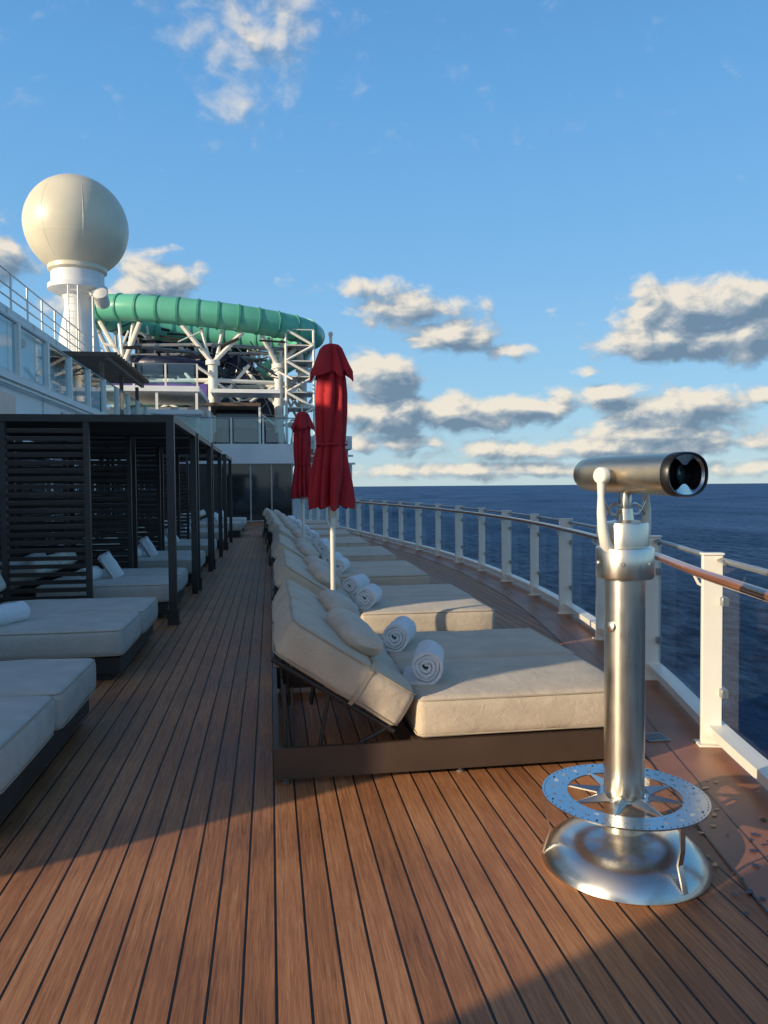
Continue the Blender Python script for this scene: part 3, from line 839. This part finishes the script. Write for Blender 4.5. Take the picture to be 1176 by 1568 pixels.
mb.add([(-9.2, 12, 6.503), (-9.2, 21.0, 6.503), (-9.2, 18.2, 9.3), (-9.2, 12, 10.2), (-8.5, 12, 6.503), (-8.5, 21.0, 6.503), (-8.5, 18.2, 9.3), (-8.5, 12, 10.2)],
       [(0, 1, 2, 3), (4, 7, 6, 5), (1, 5, 6, 2), (2, 6, 7, 3), (0, 3, 7, 4)], WHITE)
mk('upper_house', mb, sup)

# radome
rd = empty('satellite_radome', (-7.42, 31.5, 0))
mb = MB()
R = 1.95; cz = 11.85
prof = [(R * math.cos(rad(a)), cz + R * 0.99 * math.sin(rad(a))) for a in range(-62, 90, 4)] + [(0.02, cz + R)]
mb.rev(prof, CREAM, None, 64); mk('dome', mb, rd)
mb = MB()
for a in range(20, 380, 45):
    mb.tube([Vector(((R - .003) * math.cos(rad(e)) * math.cos(rad(a)), (R - .003) * math.cos(rad(e)) * math.sin(rad(a)), cz + (R - .003) * 0.99 * math.sin(rad(e)))) for e in range(-50, 40, 5)], 0.008, CREAM, 4)
for e in (-20, 38):
    mb.tube([Vector(((R - .003) * math.cos(rad(e)) * math.cos(rad(a)), (R - .003) * math.cos(rad(e)) * math.sin(rad(a)), cz + (R - .003) * 0.99 * math.sin(rad(e)))) for a in range(0, 360, 6)], 0.008, CREAM, 4, closed=True)
mk('panel_seams', mb, rd)
mb = MB()
mb.rev([(0.95, 9.98), (1.10, 10.10), (1.10, 10.27), (1.02, 10.29)], CREAM, None, 48)
mb.rev([(0.99, 9.5), (0.99, 10.05)], WHITE, None, 48)
mb.rev([(0.70, 9.15), (1.12, 9.34), (1.12, 9.52), (0.98, 9.53)], WHITE, None, 48)
mb.rev([(0.85, 6.5), (0.72, 7.6), (0.52, 8.6), (0.52, 9.0), (0.72, 9.3)], WHITE, None, 40)
mb.tube([(0.75, -0.9, 6.5), (0.75, -0.9, 8.9), (0.5, -0.6, 9.3)], 0.05, WHITE2, 8)
mb.tube([(-0.1, -1.1, 6.5), (-0.1, -1.1, 9.3)], 0.03, WHITE2, 8); mb.tube([(0.25, -1.1, 6.5), (0.25, -1.1, 9.3)], 0.03, WHITE2, 8)
for k in range(10): mb.tube([(-0.1, -1.1, 6.7 + k * .27), (0.25, -1.1, 6.7 + k * .27)], 0.018, WHITE2, 6)
mb.rev([(0.28, -0.3), (0.28, 0.3), (0.1, 0.36)], WHITE2, T((1.0, -0.6, 8.95)) @ RX(60), 20)
mk('pedestal', mb, rd)

# pergola on upper deck
mb = MB()
for k in range(16):
    y = 25 + k * 0.42
    mb.bx(-7.0, -4.75, y, y + 0.10, 5.72, 5.86, TIMB)
mb.bx(-5.1, -4.98, 24.9, 31.6, 5.58, 5.715, TIMB); mb.bx(-6.9, -6.78, 24.9, 31.6, 5.58, 5.715, TIMB)
for y in (25, 28.2, 31.4): mb.bx(-5.3, -5.18, y, y + .12, 3.8, 5.578, TIMB)
mk('pergola', mb)

# ---------------------------------------------------------------- forward structure
fw = empty('forward_deckhouse')
mb = MB()
mb.bx(-10, 1.05, 35.0, 70, 0.0, 2.6, WIN)
for k in range(12):
    x = 1.02 - k * 0.95
    mb.bx(x - 0.03, x + 0.03, 34.95, 34.998, 0.0, 2.6, GREY)
mb.bx(-10, 1.25, 34.7, 70, 2.603, 3.5, WHITE)
mb.bx(-3.2, -2.2, 33.6, 34.69, 0.002, 2.5, DARK)
mk('lower_storey', mb, fw)
mbw = MB(); mbg = MB()
glass_rail(mbw, mbg, (-6, 34.8, 0), (1.15, 34.8, 0), 3.5, 1.15, 1.5)
glass_rail(mbw, mbg, (1.15, 34.8, 0), (1.6, 60, 0), 3.5, 1.15, 2.0)
mk('balustrade', mbw, fw); mk('balustrade_panels', mbg, fw)
mb = MB()
mb.bx(-9, -3.2, 36, 42, 6.0, 6.25, WHITE); mb.bx(-8.5, -3.8, 36.5, 41, 4.6, 5.3, GREY)
mb.bx(-5.6, -3.0, 34.9, 38, 4.85, 5.05, WHITE)
mb.bx(-2.9, -0.4, 36, 41, 5.35, 5.5, TIMB); mb.bx(-2.6, -0.6, 38, 41, 3.503, 5.3, WIN)
mb.bx(-7, -3.2, 42, 46, 3.503, 5.9, WHITE)
mb.bx(-3.1, 0.6, 41.2, 43.5, 6.6, 6.8, WHITE); mb.bx(-3.0, 0.5, 43.0, 43.4, 3.503, 4.6, NAVY)
for x in (-8.8, -7.0, -5.2, -3.4): mb.bx(x, x + .12, 36.1, 36.22, 3.5, 6.0, WHITE2)
for x in (-2.8, -0.5): mb.bx(x, x + .1, 36.1, 36.2, 3.5, 5.35, WHITE2)
mk('terraces', mb, fw)
mb = MB()
mb.bx(-8.9, -3.3, 41.9, 42.0, 6.26, 7.15, PURPLE)
mb.bx(-6.4, -5.2, 41.8, 41.88, 6.4, 7.0, PINK)
mb.bx(-8.4, -1.0, 50, 56, 3.503, 11.7, NAVY)
for k in range(6): mb.bx(-8.4, -1.0, 49.9, 49.99, 5.2 + k * 1.15, 5.3 + k * 1.15, GREY)
for k in range(8): mb.bx(-8.2 + k, -8.12 + k, 49.8, 49.89, 4.0, 11.5, GREY)
mb.bx(-6.6, -4.6, 49.2, 49.79, 8.2, 9.6, WHITE)
mb.bx(-4.0, -2.6, 49.2, 49.79, 6.9, 8.0, NAVY)
mk('mural_wall', mb, fw)
mbw = MB(); mbg = MB()
glass_rail(mbw, mbg, (-9, 36.1, 0), (-3.3, 36.1, 0), 6.25, 1.0, 1.4)
mk('terrace_rail', mbw, fw); mk('terrace_glass', mbg, fw)
mb = MB()
vs = []; fs = []; n = 20
for i in range(n + 1):
    a = math.pi / 2 * i / n
    vs += [(-3.4 + 4.4 * math.cos(a), 47.5, 3.5 + 6.6 * math.sin(a)), (-3.4 + 4.4 * math.cos(a), 49.5, 3.5 + 6.6 * math.sin(a)), (-3.4, 47.5, 3.5)]
for i in range(n):
    fs += [(3 * i, 3 * i + 3, 3 * i + 4, 3 * i + 1), (3 * i, 3 * i + 2, 3 * i + 3)]
mb.add(vs, fs, NAVY)
for k in range(5):
    q = 0.55 + 0.11 * k
    mb.tube([(-3.4 + 4.45 * q * math.cos(a * math.pi / 2 / 16), 47.4, 3.5 + 6.65 * q * math.sin(a * math.pi / 2 / 16)) for a in range(17)], 0.04, GREY, 6)
for k in range(9):
    a = math.pi / 2 * k / 8
    mb.tube([(-3.4, 47.38, 3.5), (-3.4 + 4.45 * math.cos(a), 47.38, 3.5 + 6.65 * math.sin(a))], 0.03, GREY, 6)
mk('curved_facade', mb, fw)

# water slide
sl = empty('water_slide')
cx, cy = -3.85, 46.5
def rp(a, dz=0, k=1.0):
    x = 6.5 * k * math.cos(a); y = 3.0 * k * math.sin(a); return Vector((cx + x, cy + y, 11.3 - 0.085 * x + dz))
mb = MB(); N = 140
mb.tube([rp(2 * math.pi * i / N) for i in range(N)], 0.74, GREEN, 24, closed=True)
mb.tube([rp(0.1), rp(0.25, -0.4, 0.98), rp(0.5, -1.4, .9), rp(0.9, -2.6, .8), rp(1.4, -3.6, .7), rp(2.0, -4.4, .7), rp(2.6, -5.2, .8)], 0.66, GREEN, 20)
mk('tube', mb, sl)
mb = MB()
pts = [rp(2 * math.pi * i / 720) for i in range(721)]
ac = [0]
for i in range(1, 721): ac.append(ac[-1] + (pts[i] - pts[i - 1]).length)
NB = 28
for k in range(NB):
    s_ = ac[-1] * k / NB
    i = min(range(721), key=lambda q: abs(ac[q] - s_))
    t = (pts[(i + 1) % 720] - pts[(i - 1) % 720]).normalized(); c = pts[i % 720]
    mb.tube([c - t * 0.065, c - t * 0.06, c + t * 0.06, c + t * 0.065], [0.72, 0.79, 0.79, 0.72], GREENF, 28)
mk('flanges', mb, sl)
mb = MB()
def col(x, y, ang, top=8.7):
    mb.tube([(x, y, 3.5), (x, y, top)], 0.27, WHITE2, 12)
    mb.rev([(0.4, top - .25), (0.4, top)], WHITE2, T((x, y, 0)), 16)
    for s_ in (-1, 1):
        q = rp(ang + s_ * 0.26, -0.76)
        mb.tube([(x, y, top - 0.15), q], 0.14, WHITE2, 8)
        q = rp(ang + s_ * 0.10, -0.76, 0.9)
        mb.tube([(x, y, top - 0.9), q], 0.10, WHITE2, 8)
    for s_ in (-1, 1):
        mb.tube([(x + s_ * 0.1, y, 6.2), (x + s_ * 2.0, y + 0.8, 8.6)], 0.10, WHITE2, 8)
angs = [-2.35, -1.45, -0.75, -0.25, 2.6, 1.6, 0.9]
cp = []
for a in angs:
    p = rp(a, 0, 0.93); cp.append((p.x, p.y)); col(p.x, p.y, a)
for i in range(len(cp)):
    a = cp[i]; b = cp[(i + 1) % len(cp)]
    mb.tube([(a[0], a[1], 7.6), (b[0], b[1], 7.6)], 0.12, WHITE2, 8)
    mb.tube([(a[0], a[1], 5.0), (b[0], b[1], 7.6)], 0.08, WHITE2, 8)
    mb.tube([(a[0], a[1], 7.6), (b[0], b[1], 5.0)], 0.08, WHITE2, 8)
    mb.tube([(a[0], a[1], 9.6), (b[0], b[1], 9.6)], 0.10, GREY, 8)
mk('support_columns', mb, sl)
mb = MB()
rr = random.Random(7)
for k in range(130):
    x = cx + rr.uniform(-6, 5); y = rr.uniform(43, 48); z = rr.uniform(4.8, 10.6)
    d = Vector((rr.uniform(-1, 1), rr.uniform(-.4, .4), rr.uniform(-.5, .5))) * rr.uniform(0.6, 1.9)
    mb.tube([(x, y, z), (x + d.x, y + d.y, z + d.z)], rr.choice((0.04, 0.06, 0.09)), rr.choice((WHITE2, GREY, DARK, DARK, NAVY)), 6)
for k in range(6):
    z = 5.2 + 0.9 * k
    mb.bx(1.0, 2.6, 44, 46.5, z, z + 0.06, GREY)
    mb.tube([(1.0, 43.95, z + .9), (2.6, 43.95, z + .9)], 0.03, WHITE2, 6)
    mb.tube([(1.0 + (k % 2) * 1.6, 43.9, z), (2.6 - (k % 2) * 1.6, 43.9, z + 0.9)], 0.08, WHITE2, 6)
for x in (1.0, 2.6): mb.tube([(x, 44, 3.5), (x, 44, 10.6)], 0.08, WHITE2, 8)
mk('stair_tower', mb, sl)
mb = MB(); mb.rev([(0.5, 9), (0.5, 13.9), (0.7, 14.0), (0.7, 14.4), (0.4, 14.5)], DARK, T((-7.6, 53, 0)), 20); mk('exhaust_stack', mb)
mb = MB()
mb.tube([Vector((-5.4 + 2.6 * math.cos(a * .3), 46.5 + 2 * math.sin(a * .3), 9.6 - 0.07 * a)) for a in range(0, 60)], 0.5, NAVY, 16)
mk('spiral_slide', mb)
mb = MB()
mb.bx(2.0, 6.3, 58, 60, 2.2, 3.3, WHITE); mb.bx(2.0, 6.0, 58, 60, 3.303, 4.4, WIN); mb.bx(2.0, 6.3, 57.9, 60, 4.403, 5.4, WHITE)
for k in range(4): mb.bx(2.0, 6.5 - k * 0.15, 57.6, 57.88, 3.2 + k * 0.6, 3.35 + k * 0.6, WHITE2)
mb.bx(-10, 5, 60, 90, -42, 2.1, HULL)
mk('bridge_wing', mb)

# ---------------------------------------------------------------- world
EL = 15.0
sd = Vector((-0.91, -0.41, 0)).normalized() * math.cos(rad(EL)); sd.z = math.sin(rad(EL))
w = bpy.data.worlds.new('World'); scn.world = w; w.use_nodes = True
nt = w.node_tree; L = nt.links; nt.nodes.clear()
out = nt.nodes.new('ShaderNodeOutputWorld')
sky = nt.nodes.new('ShaderNodeTexSky'); sky.sky_type = 'NISHITA'; sky.sun_disc = False
sky.sun_elevation = rad(EL); sky.sun_rotation = math.atan2(sd.x, sd.y) % (2 * math.pi)
sky.altitude = 50; sky.air_density = 1.0; sky.dust_density = 0.2; sky.ozone_density = 3.0
tc = nt.nodes.new('ShaderNodeTexCoord')
sp = nt.nodes.new('ShaderNodeSeparateXYZ'); L.new(tc.outputs['Generated'], sp.inputs[0])
def M(op, a, b=None, c=None):
    n = nt.nodes.new('ShaderNodeMath'); n.operation = op
    for i, v in enumerate((a, b, c)):
        if v is None: continue
        if isinstance(v, (int, float)): n.inputs[i].default_value = v
        else: L.new(v, n.inputs[i])
    return n.outputs[0]
az = M('ARCTAN2', sp.outputs['X'], sp.outputs['Y'])
el = M('ARCSINE', sp.outputs['Z'])
gr = nt.nodes.new('ShaderNodeValToRGB'); e = gr.color_ramp.elements
e[0].position = 0.0; e[0].color = (0.50, 0.66, 0.72, 1)
e[1].position = 1.0; e[1].color = (0.030, 0.075, 0.18, 1)
for p_, c_ in ((0.035, (0.40, 0.63, 0.78)), (0.08, (0.31, 0.59, 0.84)), (0.17, (0.215, 0.50, 0.85)), (0.30, (0.14, 0.40, 0.78)), (0.42, (0.095, 0.30, 0.66)), (0.6, (0.045, 0.12, 0.29))):
    k = e.new(p_); k.color = c_ + (1,)
L.new(M('DIVIDE', el, math.pi / 2), gr.inputs['Fac'])
bg = nt.nodes.new('ShaderNodeBackground'); bg.inputs['Strength'].default_value = 0.15
L.new(sky.outputs[0], bg.inputs['Color'])
dt = nt.nodes.new('ShaderNodeVectorMath'); dt.operation = 'DOT_PRODUCT'; L.new(tc.outputs['Generated'], dt.inputs[0]); dt.inputs[1].default_value = sd
glow = M('MULTIPLY', M('POWER', M('MAXIMUM', dt.outputs['Value'], 0.0), 4.0), 0.8)
gm = nt.nodes.new('ShaderNodeMix'); gm.data_type = 'RGBA'; L.new(glow, gm.inputs[0]); L.new(gr.outputs[0], gm.inputs[6]); gm.inputs[7].default_value = (1.25, 0.92, 0.58, 1)
bg0 = nt.nodes.new('ShaderNodeBackground'); bg0.inputs['Strength'].default_value = 1.0; L.new(gm.outputs[2], bg0.inputs['Color'])
mx0 = nt.nodes.new('ShaderNodeMixShader'); mx0.inputs[0].default_value = 0.88; L.new(bg.outputs[0], mx0.inputs[1]); L.new(bg0.outputs[0], mx0.inputs[2])
cb = nt.nodes.new('ShaderNodeCombineXYZ')
L.new(M('MULTIPLY', az, 57.2958), cb.inputs[0]); L.new(M('MULTIPLY', el, 57.2958), cb.inputs[1])
CL = [(-1.2, 30.0, 4.8, 3.2, .66), (-3.5, 33.5, 6, 2.5, .8), (1.0, 31.8, 4.0, 3, .7), (-1.8, 27, 2.2, 2.4, .6),
      (-8.2, 14.4, 3.2, 2.2, 1.1), (-12, 12.5, 3, 2, .9), (-17.9, 15.3, 3.5, 1.8, .9),
      (6.5, 14.6, 4.4, .9, .8), (11.0, 13.0, 4.8, 1.3, 1.0), (13.7, 11.2, 3.8, 1.5, 1.0), (18.3, 9.9, 1.8, .9, .8),
      (31, 12.0, 5.8, 1.9, 1.3), (30, 9.9, 5.4, 1.5, 1.25), (35, 10.4, 3, 2.2, 1.2), (27.5, 13.3, 1.5, .9, .8),
      (8.3, 7.7, 2.9, 2.2, 1.35), (9.2, 5.4, 4.4, 1.7, 1.25), (14.2, 5.4, 4.8, 1.4, 1.3), (19, 5.8, 3.2, 1.1, 1.1), (21.8, 6.0, 2.0, 1.3, 1.0),
      (25.2, 6.5, 2.4, .8, .9), (30, 5.0, 5.7, 1.5, 1.2), (35, 5.8, 2.6, .7, .9), (28.3, 3.7, 6, 1.0, 1.0), (23.5, 8.2, 1.4, .5, .7),
      (9.2, 3.3, 4.5, .9, .9), (24, 2.6, 16, 1.0, .92), (20, 1.1, 30, .8, .78), (-20, 3.0, 12, 1.5, .7)]
def dens(off, detail):
    ad = nt.nodes.new('ShaderNodeVectorMath'); ad.operation = 'ADD'; L.new(cb.outputs[0], ad.inputs[0]); ad.inputs[1].default_value = off
    v = ad.outputs[0]; tot = None
    for (a, e, sa, se, am) in CL:
        s_ = nt.nodes.new('ShaderNodeVectorMath'); s_.operation = 'SUBTRACT'; L.new(v, s_.inputs[0]); s_.inputs[1].default_value = (a, e, 0)
        m_ = nt.nodes.new('ShaderNodeVectorMath'); m_.operation = 'MULTIPLY'; L.new(s_.outputs[0], m_.inputs[0]); m_.inputs[1].default_value = (1 / sa, 1 / se, 0)
        d_ = nt.nodes.new('ShaderNodeVectorMath'); d_.operation = 'DOT_PRODUCT'; L.new(m_.outputs[0], d_.inputs[0]); L.new(m_.outputs[0], d_.inputs[1])
        g_ = M('MULTIPLY', M('EXPONENT', M('MULTIPLY', d_.outputs['Value'], -0.8)), am)
        tot = g_ if tot is None else M('MAXIMUM', tot, g_)
    mp = nt.nodes.new('ShaderNodeVectorMath'); mp.operation = 'MULTIPLY'; L.new(v, mp.inputs[0]); mp.inputs[1].default_value = (0.34, 0.52, 1)
    nz = nt.nodes.new('ShaderNodeTexNoise'); nz.inputs['Scale'].default_value = 1.0; nz.inputs['Detail'].default_value = detail; nz.inputs['Roughness'].default_value = 0.56
    nz.inputs['Distortion'].default_value = 0.3
    L.new(mp.outputs[0], nz.inputs['Vector'])
    return M('ADD', tot, M('MULTIPLY', M('SUBTRACT', nz.outputs['Fac'], 0.5), 1.7)), nz.outputs['Fac']
d1, n1 = dens((0, 0, 0), 7)
d2, n2_ = dens((-0.7, 0.8, 0), 5)
# high thin cloud (above ~22 deg) has a much softer edge than the low cumulus
hi = nt.nodes.new('ShaderNodeMapRange'); hi.inputs['From Min'].default_value = rad(19); hi.inputs['From Max'].default_value = rad(25); L.new(el, hi.inputs['Value'])
amin = M('MULTIPLY_ADD', hi.outputs[0], -0.22, 0.34); amax = M('MULTIPLY_ADD', hi.outputs[0], 0.42, 0.80)
al = nt.nodes.new('ShaderNodeMapRange'); al.interpolation_type = 'SMOOTHSTEP'
L.new(amin, al.inputs['From Min']); L.new(amax, al.inputs['From Max'])
L.new(d1, al.inputs['Value'])
thick = nt.nodes.new('ShaderNodeMapRange'); thick.inputs['From Min'].default_value = 0.6; thick.inputs['From Max'].default_value = 1.5; thick.inputs['To Min'].default_value = 0.0; thick.inputs['To Max'].default_value = 0.45
L.new(d2, thick.inputs['Value'])
lt0 = M('MULTIPLY_ADD', M('SUBTRACT', d1, d2), 1.1, 0.54)
lt1 = M('ADD', M('SUBTRACT', lt0, thick.outputs[0]), M('MULTIPLY', hi.outputs[0], 0.25))
lt1.node.use_clamp = True
cr = nt.nodes.new('ShaderNodeValToRGB')
e = cr.color_ramp.elements
e[0].position = 0.05; e[0].color = (0.155, 0.235, 0.33, 1)
e[1].position = 0.95; e[1].color = (0.90, 0.81, 0.67, 1)
k = e.new(0.45); k.color = (0.34, 0.40, 0.46, 1)
k = e.new(0.68); k.color = (0.62, 0.61, 0.57, 1)
L.new(lt1, cr.inputs['Fac'])
bg2 = nt.nodes.new('ShaderNodeBackground'); bg2.inputs['Strength'].default_value = 1.0; L.new(cr.outputs[0], bg2.inputs['Color'])
mx = nt.nodes.new('ShaderNodeMixShader'); L.new(M('MULTIPLY', al.outputs[0], 0.92), mx.inputs[0]); L.new(mx0.outputs[0], mx.inputs[1]); L.new(bg2.outputs[0], mx.inputs[2])
L.new(mx.outputs[0], out.inputs['Surface'])
w.name = 'sky'

sun = bpy.data.lights.new('sun', 'SUN'); sun.energy = 5.0; sun.angle = rad(0.5); sun.color = (1.0, 0.84, 0.60)
so = bpy.data.objects.new('sun', sun); scn.collection.objects.link(so)
so.rotation_mode = 'QUATERNION'; so.rotation_quaternion = sd.to_track_quat('Z', 'Y')

# ---------------------------------------------------------------- camera
cam = bpy.data.cameras.new('camera'); co = bpy.data.objects.new('camera', cam); scn.collection.objects.link(co)
cam.sensor_fit = 'VERTICAL'; cam.sensor_height = 36; cam.lens = 36 * 1150 / 1568
cam.clip_start = 0.05; cam.clip_end = 200000
co.matrix_world = T((0, 0, 1.55)) @ RZ(-8.6) @ RX(88.0) @ RZ(-0.45)
scn.camera = co
scn.view_settings.view_transform = 'Standard'; scn.view_settings.look = 'None'; scn.view_settings.exposure = 0
